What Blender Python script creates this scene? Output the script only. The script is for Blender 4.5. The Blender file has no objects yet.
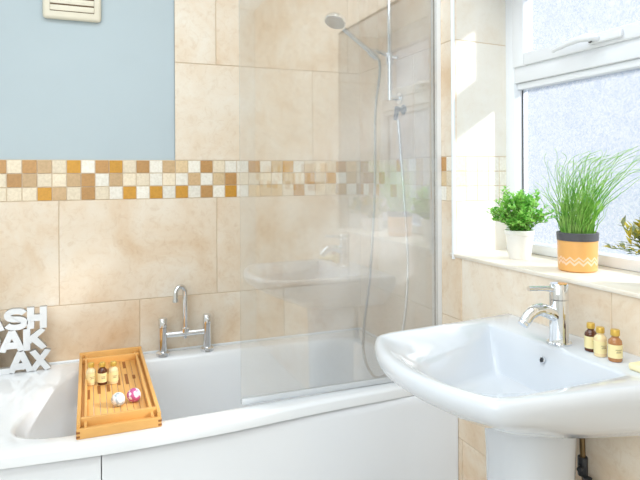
import bpy, bmesh, math, random
from mathutils import Vector, Matrix, noise as mnoise

random.seed(7)
sc = bpy.context.scene
COL = sc.collection
PI = math.pi

# ------------------------------------------------------------------ camera
CAM_Z = 1.31
yaw, roll = math.radians(68.3301), math.radians(-0.2928)
F = Vector((math.cos(yaw), math.sin(yaw), 0))
R = Vector((math.sin(yaw), -math.cos(yaw), 0))
U = Vector((0, 0, 1))
Rc = R * math.cos(roll) + U * math.sin(roll)
Uc = R * -math.sin(roll) + U * math.cos(roll)
cam = bpy.data.objects.new('camera', bpy.data.cameras.new('camera'))
COL.objects.link(cam)
cam.matrix_world = Matrix(((Rc.x, Uc.x, -F.x, 0), (Rc.y, Uc.y, -F.y, 0), (Rc.z, Uc.z, -F.z, CAM_Z), (0, 0, 0, 1)))
cam.data.sensor_width = 36
cam.data.lens = 584.127 / 640 * 36
cam.data.shift_y = -(240 - 173.586) / 640
cam.data.clip_start = 0.02
sc.camera = cam

# ------------------------------------------------------------------ world, sun, lamps, exposure
EXPOSURE = 0.24
SKY = 0.71
SUN = 6.5
CEIL = 24.0
FILL = 18.5
world = bpy.data.worlds.new('sky')
sc.world = world
world.use_nodes = True
wn, wl = world.node_tree.nodes, world.node_tree.links
wn.clear()
wo = wn.new('ShaderNodeOutputWorld'); wb = wn.new('ShaderNodeBackground')
tc = wn.new('ShaderNodeTexCoord'); sep = wn.new('ShaderNodeSeparateXYZ'); rp = wn.new('ShaderNodeValToRGB')
mr = wn.new('ShaderNodeMapRange'); mr.inputs[1].default_value = -0.5; mr.inputs[2].default_value = 0.6
wl.new(tc.outputs['Generated'], sep.inputs[0]); wl.new(sep.outputs[2], mr.inputs[0]); wl.new(mr.outputs[0], rp.inputs[0])
wl.new(rp.outputs[0], wb.inputs[0]); wl.new(wb.outputs[0], wo.inputs[0])
e = rp.color_ramp.elements
e[0].position = 0.25; e[0].color = (0.60, 0.66, 0.74, 1)
e[1].position = 0.75; e[1].color = (0.90, 0.95, 1.0, 1)
wb.inputs[1].default_value = SKY
sun = bpy.data.objects.new('sun', bpy.data.lights.new('sun', 'SUN'))
COL.objects.link(sun)
sun.data.energy = SUN; sun.data.angle = math.radians(5); sun.data.color = (1.0, 0.95, 0.87)
sun.rotation_euler = Vector((-1.0, 0.66, -0.64)).to_track_quat('-Z', 'Y').to_euler()
lamp = bpy.data.objects.new('ceiling_lamp_light', bpy.data.lights.new('ceiling_lamp_light', 'AREA'))  # overhead area light added to brighten the room
COL.objects.link(lamp)
lamp.data.shape = 'RECTANGLE'; lamp.data.size = 1.6; lamp.data.size_y = 1.6
lamp.data.energy = CEIL; lamp.data.color = (0.83, 0.93, 1.0)
lamp.location = (0.1, 1.0, 2.585)
fill = bpy.data.objects.new('flash_bounce_light', bpy.data.lights.new('flash_bounce_light', 'AREA'))  # soft area light added beside the camera to even out the lighting
COL.objects.link(fill)
fill.data.shape = 'RECTANGLE'; fill.data.size = 1.5; fill.data.size_y = 1.3
fill.data.energy = FILL; fill.data.color = (0.86, 0.94, 1.0)
fill.location = (-0.80, -0.25, 1.75)
fill.rotation_euler = Vector((1.0, 0.62, -0.20)).to_track_quat('-Z', 'Y').to_euler()
vs = sc.view_settings
vs.view_transform = 'Standard'; vs.look = 'None'; vs.gamma = 1; vs.use_curve_mapping = False
vs.exposure = EXPOSURE
sc.cycles.use_denoising = True
sc.cycles.max_bounces = 10
sc.cycles.transparent_max_bounces = 16
sc.cycles.caustics_reflective = False
sc.cycles.caustics_refractive = False

# ------------------------------------------------------------------ materials
def lin(r, g, b):
    f = lambda c: c / 12.92 if c <= 0.04045 else ((c + 0.055) / 1.055) ** 2.4
    return (f(r / 255), f(g / 255), f(b / 255), 1)

def new_mat(name):
    m = bpy.data.materials.new(name); m.use_nodes = True
    n, l = m.node_tree.nodes, m.node_tree.links
    return m, n, l, n['Principled BSDF']

def mat(name, col, rough=0.5, metal=0.0, coat=0.0, var=0.0, scale=20, bump=0.0, bscale=80, trans=0.0, ior=1.45, sss=0.0):
    m, n, l, b = new_mat(name)
    b.inputs['Base Color'].default_value = col
    b.inputs['Roughness'].default_value = rough
    b.inputs['Metallic'].default_value = metal
    b.inputs['Coat Weight'].default_value = coat
    b.inputs['Coat Roughness'].default_value = 0.06
    b.inputs['Transmission Weight'].default_value = trans
    b.inputs['IOR'].default_value = ior
    t = n.new('ShaderNodeTexCoord')
    if var:
        nz = n.new('ShaderNodeTexNoise'); nz.inputs['Scale'].default_value = scale; nz.inputs['Detail'].default_value = 4
        mx = n.new('ShaderNodeMixRGB'); mx.blend_type = 'MIX'
        mx.inputs[1].default_value = tuple(c * (1 - var) for c in col[:3]) + (1,)
        mx.inputs[2].default_value = tuple(min(1, c * (1 + var)) for c in col[:3]) + (1,)
        l.new(t.outputs['Object'], nz.inputs['Vector']); l.new(nz.outputs['Fac'], mx.inputs[0]); l.new(mx.outputs[0], b.inputs['Base Color'])
    if bump:
        nb = n.new('ShaderNodeTexNoise'); nb.inputs['Scale'].default_value = bscale; nb.inputs['Detail'].default_value = 3
        bp = n.new('ShaderNodeBump'); bp.inputs['Strength'].default_value = bump; bp.inputs['Distance'].default_value = 0.002
        l.new(t.outputs['Object'], nb.inputs['Vector']); l.new(nb.outputs['Fac'], bp.inputs['Height']); l.new(bp.outputs[0], b.inputs['Normal'])
    return m

def travertine(name, light, mid, dark, mottled=0.75):
    m, n, l, b = new_mat(name)
    t = n.new('ShaderNodeTexCoord')
    at = n.new('ShaderNodeAttribute'); at.attribute_name = 'tone'
    off = n.new('ShaderNodeVectorMath'); off.operation = 'ADD'
    sc_ = n.new('ShaderNodeVectorMath'); sc_.operation = 'SCALE'; sc_.inputs['Scale'].default_value = 37.0
    l.new(at.outputs['Color'], sc_.inputs[0]); l.new(t.outputs['Object'], off.inputs[0]); l.new(sc_.outputs[0], off.inputs[1])
    n1 = n.new('ShaderNodeTexNoise'); n1.inputs['Scale'].default_value = 3.6; n1.inputs['Detail'].default_value = 7; n1.inputs['Roughness'].default_value = 0.62
    n1.inputs['Distortion'].default_value = 0.5
    l.new(off.outputs[0], n1.inputs['Vector'])
    ad = n.new('ShaderNodeMath'); ad.operation = 'MULTIPLY_ADD'; ad.inputs[1].default_value = 0.22; 
    l.new(at.outputs['Fac'], ad.inputs[0]); l.new(n1.outputs['Fac'], ad.inputs[2])
    r1 = n.new('ShaderNodeValToRGB'); ee = r1.color_ramp.elements
    ee[0].position = 0.40; ee[0].color = light; ee[1].position = 0.92; ee[1].color = dark
    x = ee.new(0.62); x.color = mid
    l.new(ad.outputs[0], r1.inputs[0])
    n2 = n.new('ShaderNodeTexNoise'); n2.inputs['Scale'].default_value = 26; n2.inputs['Detail'].default_value = 9; n2.inputs['Roughness'].default_value = 0.72; n2.inputs['Distortion'].default_value = 1.2
    l.new(off.outputs[0], n2.inputs['Vector'])
    r2 = n.new('ShaderNodeValToRGB'); r2.color_ramp.elements[0].position = 0.28; r2.color_ramp.elements[0].color = (0.86, 0.79, 0.71, 1)
    r2.color_ramp.elements[1].position = 0.50; r2.color_ramp.elements[1].color = (1, 1, 1, 1)
    l.new(n2.outputs['Fac'], r2.inputs[0])
    mx = n.new('ShaderNodeMixRGB'); mx.blend_type = 'MULTIPLY'; mx.inputs[0].default_value = mottled
    l.new(r1.outputs[0], mx.inputs[1]); l.new(r2.outputs[0], mx.inputs[2]); l.new(mx.outputs[0], b.inputs['Base Color'])
    b.inputs['Roughness'].default_value = 0.42
    bp = n.new('ShaderNodeBump'); bp.inputs['Strength'].default_value = 0.15; bp.inputs['Distance'].default_value = 0.002
    l.new(n2.outputs['Fac'], bp.inputs['Height']); l.new(bp.outputs[0], b.inputs['Normal'])
    return m

def attr_stone(name):
    m, n, l, b = new_mat(name)
    at = n.new('ShaderNodeAttribute'); at.attribute_name = 'tone'
    t = n.new('ShaderNodeTexCoord')
    nz = n.new('ShaderNodeTexNoise'); nz.inputs['Scale'].default_value = 110; nz.inputs['Detail'].default_value = 5
    rr = n.new('ShaderNodeValToRGB'); rr.color_ramp.elements[0].position = 0.35; rr.color_ramp.elements[0].color = (0.86, 0.83, 0.77, 1)
    rr.color_ramp.elements[1].position = 0.6; rr.color_ramp.elements[1].color = (1.08, 1.08, 1.08, 1)
    mx = n.new('ShaderNodeMixRGB'); mx.blend_type = 'MULTIPLY'; mx.inputs[0].default_value = 0.5
    l.new(t.outputs['Object'], nz.inputs['Vector']); l.new(nz.outputs['Fac'], rr.inputs[0])
    l.new(at.outputs['Color'], mx.inputs[1]); l.new(rr.outputs[0], mx.inputs[2]); l.new(mx.outputs[0], b.inputs['Base Color'])
    b.inputs['Roughness'].default_value = 0.38
    return m

M = {}
M['trav'] = travertine('travertine', lin(246, 236, 221), lin(240, 222, 199), lin(222, 186, 144))
M['trav_floor'] = travertine('travertine_floor', lin(236, 233, 228), lin(228, 224, 218), lin(205, 198, 190))
M['sill'] = travertine('travertine_sunlit', lin(248, 243, 234), lin(244, 236, 223), lin(232, 215, 192), .25)  # wall travertine lightened for sill and linings: sun glare put into the colour
M['mosaic'] = attr_stone('mosaic_stone')
M['grout'] = mat('grout', lin(222, 202, 176), 0.85, bump=0.2, bscale=300)
M['blue_paint'] = mat('pale_blue_paint', lin(192, 205, 211), 0.75, var=0.02, scale=6, bump=0.05, bscale=200)
M['white_paint'] = mat('white_paint', lin(240, 238, 233), 0.75, var=0.01, scale=5)
M['acrylic'] = mat('white_acrylic', lin(244, 246, 249), 0.12, coat=0.4, var=0.005, scale=3)
M['panel'] = mat('white_bath_panel', lin(241, 243, 247), 0.22, coat=0.15, var=0.005, scale=3)
M['ceramic'] = mat('white_ceramic', lin(217, 221, 227), 0.08, coat=0.6, var=0.004, scale=3)
M['chrome'] = mat('chrome', (0.80, 0.82, 0.85, 1), 0.07, metal=1.0, var=0.01, scale=10)
M['hose'] = mat('metal_hose', (0.55, 0.56, 0.57, 1), 0.25, metal=1.0, var=0.05, scale=300)
M['alu'] = mat('white_aluminium', lin(240, 242, 244), 0.3, var=0.01)
M['dark'] = mat('dark_rubber', lin(58, 60, 64), 0.5, var=0.1)
M['nozzle'] = mat('grey_nozzle_plate', lin(108, 111, 118), 0.4, var=0.1, scale=200)
M['upvc'] = mat('white_upvc', lin(234, 236, 240), 0.22, coat=0.1, var=0.005)
M['bamboo'] = mat('bamboo', lin(231, 176, 102), 0.4, coat=0.15, var=0.16, scale=9)
M['bamboo_dark'] = mat('bamboo_end_grain', lin(150, 92, 42), 0.5, var=0.15, scale=60)
M['sign_white'] = mat('chalky_white_wood', lin(226, 227, 228), 0.7, var=0.05, scale=40, bump=0.4, bscale=90)
M['sign_edge'] = mat('greyed_wood_edge', lin(168, 164, 158), 0.8, var=0.15, scale=60)
M['gold'] = mat('gold_cap', lin(216, 178, 84), 0.3, metal=0.35, var=0.05)
M['label'] = mat('cream_label', lin(244, 228, 172), 0.5, var=0.03, scale=100)
M['print'] = mat('grey_print', lin(150, 135, 100), 0.6, var=0.05)
M['brown_liquid'] = mat('brown_bottle', lin(92, 48, 26), 0.12, coat=0.5, var=0.08)
M['amber_liquid'] = mat('amber_bottle', lin(176, 120, 72), 0.12, coat=0.5, var=0.08)
M['pale_liquid'] = mat('pale_bottle', lin(242, 218, 168), 0.12, coat=0.5, var=0.04)
M['soap'] = mat('cream_soap', lin(250, 236, 190), 0.45, var=0.02)
M['vent'] = mat('cream_plastic', lin(236, 228, 208), 0.4, var=0.02)
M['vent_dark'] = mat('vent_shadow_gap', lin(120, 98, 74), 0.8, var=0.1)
M['pot_white'] = mat('white_pot', lin(240, 238, 235), 0.4, var=0.02, bump=0.1, bscale=60)
M['soil'] = mat('dark_soil', lin(62, 48, 36), 0.95, var=0.3, scale=120, bump=0.8, bscale=150)
M['pot_rim'] = mat('dark_grey_rim', lin(84, 84, 88), 0.5, var=0.08)
M['brass'] = mat('brass_valve', lin(120, 100, 70), 0.35, metal=0.8, var=0.1)
M['fill_panel_frame'] = mat('fill_panel_frame', lin(240, 240, 240), 0.4, var=0.01)

def leaf_mat(name, c1, c2, transl=0.45):
    m, n, l, b = new_mat(name)
    out = n['Material Output']
    t = n.new('ShaderNodeTexCoord'); nz = n.new('ShaderNodeTexNoise'); nz.inputs['Scale'].default_value = 45
    rr = n.new('ShaderNodeValToRGB'); rr.color_ramp.elements[0].position = 0.35; rr.color_ramp.elements[0].color = c1
    rr.color_ramp.elements[1].position = 0.65; rr.color_ramp.elements[1].color = c2
    l.new(t.outputs['Object'], nz.inputs['Vector']); l.new(nz.outputs['Fac'], rr.inputs[0]); l.new(rr.outputs[0], b.inputs['Base Color'])
    b.inputs['Roughness'].default_value = 0.5
    tr = n.new('ShaderNodeBsdfTranslucent'); l.new(rr.outputs[0], tr.inputs[0])
    mx = n.new('ShaderNodeMixShader'); mx.inputs[0].default_value = transl
    l.new(b.outputs[0], mx.inputs[1]); l.new(tr.outputs[0], mx.inputs[2]); l.new(mx.outputs[0], out.inputs[0])
    return m
M['leaf'] = leaf_mat('bright_green_leaf', lin(110, 192, 72), lin(190, 236, 132))
M['grass'] = leaf_mat('grass_green', lin(128, 196, 74), lin(200, 234, 136))
M['sprig'] = leaf_mat('yellow_green_leaf', lin(150, 155, 70), lin(226, 205, 90))
M['sprig_grey'] = leaf_mat('grey_green_leaf', lin(120, 135, 105), lin(175, 185, 150))
M['stem'] = mat('plant_stem', lin(110, 130, 60), 0.6, var=0.1)

# clear glass of the shower screen: reflecting sheet with real surfaces
def clear_glass():
    m, n, l, b = new_mat('clear_safety_glass')
    out = n['Material Output']; n.remove(b)
    lw = n.new('ShaderNodeLayerWeight'); lw.inputs[0].default_value = 0.5     # facing = 1 - |cos|
    pw = n.new('ShaderNodeMath'); pw.operation = 'POWER'; pw.inputs[1].default_value = 5.0
    fr = n.new('ShaderNodeMath'); fr.operation = 'MULTIPLY_ADD'; fr.inputs[1].default_value = 0.81; fr.inputs[2].default_value = 0.19
    l.new(lw.outputs['Facing'], pw.inputs[0]); l.new(pw.outputs[0], fr.inputs[0])
    gl = n.new('ShaderNodeBsdfGlossy'); gl.inputs['Roughness'].default_value = 0.03
    tr = n.new('ShaderNodeBsdfTransparent'); tr.inputs[0].default_value = (0.99, 0.995, 0.995, 1)
    mx = n.new('ShaderNodeMixShader')
    l.new(fr.outputs[0], mx.inputs[0]); l.new(gl.outputs[0], mx.inputs[2])
    # whitish haze mixed into the glass, denser towards the wall end and the bottom
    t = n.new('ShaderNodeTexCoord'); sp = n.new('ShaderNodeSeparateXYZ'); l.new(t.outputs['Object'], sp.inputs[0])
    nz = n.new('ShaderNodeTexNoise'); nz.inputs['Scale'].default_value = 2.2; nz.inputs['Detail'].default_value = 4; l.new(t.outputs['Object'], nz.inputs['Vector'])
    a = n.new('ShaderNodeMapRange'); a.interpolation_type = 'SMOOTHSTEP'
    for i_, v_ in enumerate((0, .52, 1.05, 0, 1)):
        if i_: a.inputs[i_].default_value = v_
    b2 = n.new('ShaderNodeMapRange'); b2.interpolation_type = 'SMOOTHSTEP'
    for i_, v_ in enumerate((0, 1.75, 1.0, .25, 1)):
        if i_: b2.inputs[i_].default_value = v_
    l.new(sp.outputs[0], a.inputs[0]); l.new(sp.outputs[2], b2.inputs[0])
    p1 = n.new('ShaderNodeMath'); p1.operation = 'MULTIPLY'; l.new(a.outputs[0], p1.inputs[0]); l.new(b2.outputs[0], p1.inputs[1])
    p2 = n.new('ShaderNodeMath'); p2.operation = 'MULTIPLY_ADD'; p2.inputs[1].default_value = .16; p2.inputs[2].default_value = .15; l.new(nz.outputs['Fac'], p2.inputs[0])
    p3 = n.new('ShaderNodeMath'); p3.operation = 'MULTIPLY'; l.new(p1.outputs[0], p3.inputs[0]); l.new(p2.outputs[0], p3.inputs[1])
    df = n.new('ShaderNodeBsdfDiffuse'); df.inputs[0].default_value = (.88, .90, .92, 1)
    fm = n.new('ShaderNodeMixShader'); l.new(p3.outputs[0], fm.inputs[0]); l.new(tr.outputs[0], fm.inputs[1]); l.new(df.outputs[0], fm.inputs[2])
    l.new(fm.outputs[0], mx.inputs[1]); l.new(mx.outputs[0], out.inputs[0])
    return m
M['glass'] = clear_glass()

def frosted():
    m, n, l, b = new_mat('textured_obscure_glass')
    out = n['Material Output']; n.remove(b)
    t = n.new('ShaderNodeTexCoord')
    v = n.new('ShaderNodeTexVoronoi'); v.inputs['Scale'].default_value = 95
    nz = n.new('ShaderNodeTexNoise'); nz.inputs['Scale'].default_value = 52; nz.inputs['Detail'].default_value = 2; nz.inputs['Distortion'].default_value = 2.5
    l.new(t.outputs['Object'], v.inputs['Vector']); l.new(t.outputs['Object'], nz.inputs['Vector'])
    rr = n.new('ShaderNodeValToRGB'); rr.color_ramp.elements[0].color = (0.80, 0.85, 0.93, 1); rr.color_ramp.elements[1].color = (0.93, 0.955, 0.985, 1)
    rr.color_ramp.elements[0].position = 0.40; rr.color_ramp.elements[1].position = 0.56
    l.new(nz.outputs['Fac'], rr.inputs[0])
    tl = n.new('ShaderNodeBsdfTranslucent'); l.new(rr.outputs[0], tl.inputs[0])
    tr = n.new('ShaderNodeBsdfTransparent'); l.new(rr.outputs[0], tr.inputs[0])
    m1 = n.new('ShaderNodeMixShader'); m1.inputs[0].default_value = 0.85
    l.new(tl.outputs[0], m1.inputs[1]); l.new(tr.outputs[0], m1.inputs[2])
    gl = n.new('ShaderNodeBsdfGlossy'); gl.inputs['Roughness'].default_value = 0.25
    bp = n.new('ShaderNodeBump'); bp.inputs['Strength'].default_value = 0.6; bp.inputs['Distance'].default_value = 0.003
    l.new(v.outputs['Distance'], bp.inputs['Height']); l.new(bp.outputs[0], gl.inputs['Normal'])
    m2 = n.new('ShaderNodeMixShader'); m2.inputs[0].default_value = 0.06
    l.new(m1.outputs[0], m2.inputs[1]); l.new(gl.outputs[0], m2.inputs[2]); l.new(m2.outputs[0], out.inputs[0])
    return m
M['frosted'] = frosted()

def zigzag_pot():
    m, n, l, b = new_mat('peach_glazed_pot')
    t = n.new('ShaderNodeTexCoord'); s = n.new('ShaderNodeSeparateXYZ'); l.new(t.outputs['Object'], s.inputs[0])
    def mth(op, a=None, c=None, v0=None, v1=None):
        q = n.new('ShaderNodeMath'); q.operation = op
        if a is not None: l.new(a, q.inputs[0])
        elif v0 is not None: q.inputs[0].default_value = v0
        if c is not None: l.new(c, q.inputs[1])
        elif v1 is not None: q.inputs[1].default_value = v1
        return q.outputs[0]
    ang = mth('ARCTAN2', s.outputs[1], s.outputs[0])
    tri = mth('PINGPONG', mth('ADD', ang, v1=10.0), v1=0.22)
    zz = mth('SUBTRACT', s.outputs[2], mth('MULTIPLY', tri, v1=0.05))
    a1 = mth('LESS_THAN', mth('ABSOLUTE', mth('SUBTRACT', zz, v1=0.022)), v1=0.0035)
    a2 = mth('LESS_THAN', mth('ABSOLUTE', mth('SUBTRACT', zz, v1=0.033)), v1=0.0025)
    mask = mth('MAXIMUM', a1, a2)
    mx = n.new('ShaderNodeMixRGB'); mx.inputs[1].default_value = lin(234, 176, 104); mx.inputs[2].default_value = lin(244, 206, 176)
    l.new(mask, mx.inputs[0]); l.new(mx.outputs[0], b.inputs['Base Color'])
    b.inputs['Roughness'].default_value = 0.35
    return m
M['pot_peach'] = zigzag_pot()

def ball_mat(name, base, spot, amount):
    m, n, l, b = new_mat(name)
    t = n.new('ShaderNodeTexCoord'); nz = n.new('ShaderNodeTexNoise'); nz.inputs['Scale'].default_value = 55; nz.inputs['Detail'].default_value = 2
    rr = n.new('ShaderNodeValToRGB'); rr.color_ramp.elements[0].position = amount; rr.color_ramp.elements[0].color = spot
    rr.color_ramp.elements[1].position = amount + 0.06; rr.color_ramp.elements[1].color = base
    l.new(t.outputs['Object'], nz.inputs['Vector']); l.new(nz.outputs['Fac'], rr.inputs[0]); l.new(rr.outputs[0], b.inputs['Base Color'])
    b.inputs['Roughness'].default_value = 0.35; b.inputs['Coat Weight'].default_value = 0.3
    return m
M['ball_white'] = ball_mat('white_speckled_ball', lin(238, 236, 236), lin(165, 175, 182), 0.40)
M['ball_pink'] = ball_mat('pink_speckled_ball', lin(232, 222, 228), lin(186, 80, 132), 0.46)

# ------------------------------------------------------------------ mesh helpers
def obj(name, bm, m, parent=None, loc=(0, 0, 0), sharp=35):
    bmesh.ops.recalc_face_normals(bm, faces=bm.faces)
    me = bpy.data.meshes.new(name); bm.to_mesh(me); bm.free()
    for p in me.polygons: p.use_smooth = True
    me.set_sharp_from_angle(angle=math.radians(sharp))
    for mm in (m if isinstance(m, (list, tuple)) else [m]): me.materials.append(mm)
    o = bpy.data.objects.new(name, me); COL.objects.link(o); o.location = loc
    if parent: o.parent = parent
    return o

def thing(name, label, cat, loc=(0, 0, 0), rotz=0, group=None):
    o = bpy.data.objects.new(name, None); COL.objects.link(o); o.empty_display_size = 0.05
    o.location = loc; o.rotation_euler = (0, 0, rotz); o['label'] = label; o['category'] = cat
    if group: o['group'] = group
    return o

def tag(o, label, cat, group=None):
    o['label'] = label; o['category'] = cat
    if group: o['group'] = group
    return o

def struct(o, label=None, cat=None):
    o['kind'] = 'structure'
    if label: o['label'] = label; o['category'] = cat
    return o

def box(bm, x0, x1, y0, y1, z0, z1, bev=0.0, seg=2, mi=0):
    vs_ = [bm.verts.new((x, y, z)) for x in (x0, x1) for y in (y0, y1) for z in (z0, z1)]
    idx = [(0, 1, 3, 2), (4, 6, 7, 5), (0, 4, 5, 1), (2, 3, 7, 6), (0, 2, 6, 4), (1, 5, 7, 3)]
    fs = [bm.faces.new([vs_[i] for i in q]) for q in idx]
    for f in fs: f.material_index = mi
    if bev:
        es = list({ed for f in fs for ed in f.edges})
        r = bmesh.ops.bevel(bm, geom=es, offset=bev, segments=seg, profile=0.5, affect='EDGES')
        for f in r['faces']: f.material_index = mi
        fs = [f for f in fs if f.is_valid] + list(r['faces'])
    return fs

def boxm(*a, **k):
    bm = bmesh.new(); box(bm, *a, **k); return bm

def lathe(bm, prof, n=32, c=(0, 0, 0), mi=0, axis=None):
    rings = []
    rot = axis.to_track_quat('Z', 'Y').to_matrix() if axis else None
    c = Vector(c)
    def P(r, a, z):
        v = Vector((r * math.cos(a), r * math.sin(a), z))
        return c + (rot @ v if rot else v)
    for r, z in prof:
        if r < 1e-6: rings.append([bm.verts.new(P(0, 0, z))])
        else: rings.append([bm.verts.new(P(r, 2 * PI * i / n, z)) for i in range(n)])
    for a, b in zip(rings, rings[1:]):
        for i in range(n):
            j = (i + 1) % n
            if len(a) == 1 and len(b) == 1: continue
            if len(a) == 1: f = bm.faces.new((a[0], b[i], b[j]))
            elif len(b) == 1: f = bm.faces.new((a[i], a[j], b[0]))
            else: f = bm.faces.new((a[i], a[j], b[j], b[i]))
            f.material_index = mi
    return bm

def lathem(prof, **k):
    return lathe(bmesh.new(), prof, **k)

def tube(bm, pts, rad, n=10, cap=True):
    pts = [Vector(p) for p in pts]
    rads = rad if isinstance(rad, (list, tuple)) else [rad] * len(pts)
    rings = []; up = None
    for i, p in enumerate(pts):
        t = (pts[min(i + 1, len(pts) - 1)] - pts[max(i - 1, 0)]).normalized()
        if up is None:
            up = Vector((0, 0, 1)) if abs(t.z) < 0.9 else Vector((1, 0, 0))
        side = t.cross(up).normalized(); up = side.cross(t).normalized()
        rings.append([bm.verts.new(p + (side * math.cos(2 * PI * k / n) + up * math.sin(2 * PI * k / n)) * rads[i]) for k in range(n)])
    for a, b in zip(rings, rings[1:]):
        for k in range(n):
            bm.faces.new((a[k], a[(k + 1) % n], b[(k + 1) % n], b[k]))
    if cap:
        bm.faces.new(rings[0][::-1]); bm.faces.new(rings[-1])
    return bm

def spline(pts, k=8):
    pts = [Vector(p) for p in pts]; out = []
    for i in range(len(pts) - 1):
        p0 = pts[max(i - 1, 0)]; p1 = pts[i]; p2 = pts[i + 1]; p3 = pts[min(i + 2, len(pts) - 1)]
        for j in range(k):
            t = j / k
            out.append(0.5 * ((2 * p1) + (p2 - p0) * t + (2 * p0 - 5 * p1 + 4 * p2 - p3) * t * t + (3 * p1 - p0 - 3 * p2 + p3) * t ** 3))
    out.append(pts[-1]); return out

def chaikin(poly, it=2):
    for _ in range(it):
        o = []
        for i in range(len(poly)):
            a, b = poly[i], poly[(i + 1) % len(poly)]
            o += [(a[0] * .75 + b[0] * .25, a[1] * .75 + b[1] * .25), (a[0] * .25 + b[0] * .75, a[1] * .25 + b[1] * .75)]
        poly = o
    return poly

def round_poly(poly, rad, seg=6):
    out = []; n = len(poly)
    for i in range(n):
        r = rad[i] if isinstance(rad, (list, tuple)) else rad
        p = Vector(poly[i]); a = (Vector(poly[i - 1]) - p); b = (Vector(poly[(i + 1) % n]) - p)
        if r <= 0: out.append((p.x, p.y)); continue
        la = min(r, a.length * .49); lb = min(r, b.length * .49)
        s = p + a.normalized() * la; e_ = p + b.normalized() * lb
        for k in range(seg + 1):
            t = k / seg; q = s * (1 - t) ** 2 + p * 2 * t * (1 - t) + e_ * t * t
            out.append((q.x, q.y))
    return out

def radial(poly, c, n):
    res = []
    for i in range(n):
        a = 2 * PI * i / n; dx, dy = math.cos(a), math.sin(a); best = None
        for k in range(len(poly)):
            x1, y1 = poly[k][0] - c[0], poly[k][1] - c[1]
            x2, y2 = poly[(k + 1) % len(poly)][0] - c[0], poly[(k + 1) % len(poly)][1] - c[1]
            ex, ey = x2 - x1, y2 - y1; den = dx * ey - dy * ex
            if abs(den) < 1e-12: continue
            t = (x1 * ey - y1 * ex) / den; s = (x1 * dy - y1 * dx) / den
            if t > 0 and -1e-9 <= s <= 1 + 1e-9 and (best is None or t > best): best = t
        res.append((c[0] + dx * best, c[1] + dy * best))
    return res

def loft(bm, loops, cap_end=True, mi=0):
    rings = [[bm.verts.new(p) for p in lp] for lp in loops]
    for a, b in zip(rings, rings[1:]):
        n = len(a)
        for i in range(n):
            f = bm.faces.new((a[i], a[(i + 1) % n], b[(i + 1) % n], b[i])); f.material_index = mi
    if cap_end:
        for rg in ([rings[-1]] if cap_end is True else [rings[0], rings[-1]]):
            c = sum((v.co for v in rg), Vector()) / len(rg); cv = bm.verts.new(c)
            for i in range(len(rg)): bm.faces.new((rg[i], rg[(i + 1) % len(rg)], cv))
    return bm

def prism(bm, poly2, to3, depth_vec, mi=(0, 0)):
    a = [bm.verts.new(to3(p)) for p in poly2]
    b = [bm.verts.new(Vector(to3(p)) + depth_vec) for p in poly2]
    f = bm.faces.new(a); f.material_index = mi[0]
    f = bm.faces.new(b[::-1]); f.material_index = mi[1]
    n = len(a)
    for i in range(n):
        f = bm.faces.new((a[i], a[(i + 1) % n], b[(i + 1) % n], b[i])); f.material_index = mi[1]

def copy_tree(o, parent=None):
    c = o.copy(); COL.objects.link(c); c.parent = parent
    for ch in list(o.children): copy_tree(ch, c)
    return c

# ------------------------------------------------------------------ room shell
XW, YB, XL, YF, ZC = 1.2268, 2.56, -1.25, -0.75, 2.6
OY0, OY1, OZ0, OZ1 = 0.895, 1.775, 1.02, 2.04       # window opening in the right wall
XF = 1.475                                          # inner face of the window frame
TH = 0.010                                          # tile thickness

struct(obj('floor', boxm(XL - .1, XW + .35, YF - .1, YB + .1, -0.1, 0), M['trav_floor']), 'pale stone bathroom floor under bath and basin', 'floor')
struct(obj('ceiling', boxm(XL - .1, XW + .35, YF - .1, YB + .1, ZC, ZC + .1), M['white_paint']), 'white bathroom ceiling above the room', 'ceiling')
struct(obj('wall_back', boxm(XL - .1, XW + .35, YB + TH, YB + .12, 0, ZC), M['blue_paint']), 'pale blue painted wall behind the bath', 'wall')
struct(obj('wall_left', boxm(XL - .1, XL, YF, YB + TH, 0, ZC), M['white_paint']), 'white wall at the left end of the room', 'wall')
struct(obj('wall_front', boxm(XL - .1, XW + .35, YF - .1, YF, 0, ZC), M['white_paint']), 'white wall opposite the tiled wall', 'wall')
bm = bmesh.new()
x0, x1 = XW + TH, XW + .35
box(bm, x0, x1, YF, OY0 - .012, 0, ZC); box(bm, x0, x1, OY1 + .03, YB + TH, 0, ZC)
box(bm, x0, x1, OY0 - .012, OY1 + .03, 0, OZ0 - .012); box(bm, x0, x1, OY0 - .012, OY1 + .03, OZ1 + .01, ZC)
struct(obj('wall_right', bm, M['grout']), 'thick window wall beside the basin', 'wall')

ROWS = [(-0.056, .365), (.365, .786), (.786, 1.207), (1.370, 1.791), (1.791, 2.212), (2.212, 2.633)]
TW = 0.636
GAP = 0.0016

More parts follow.
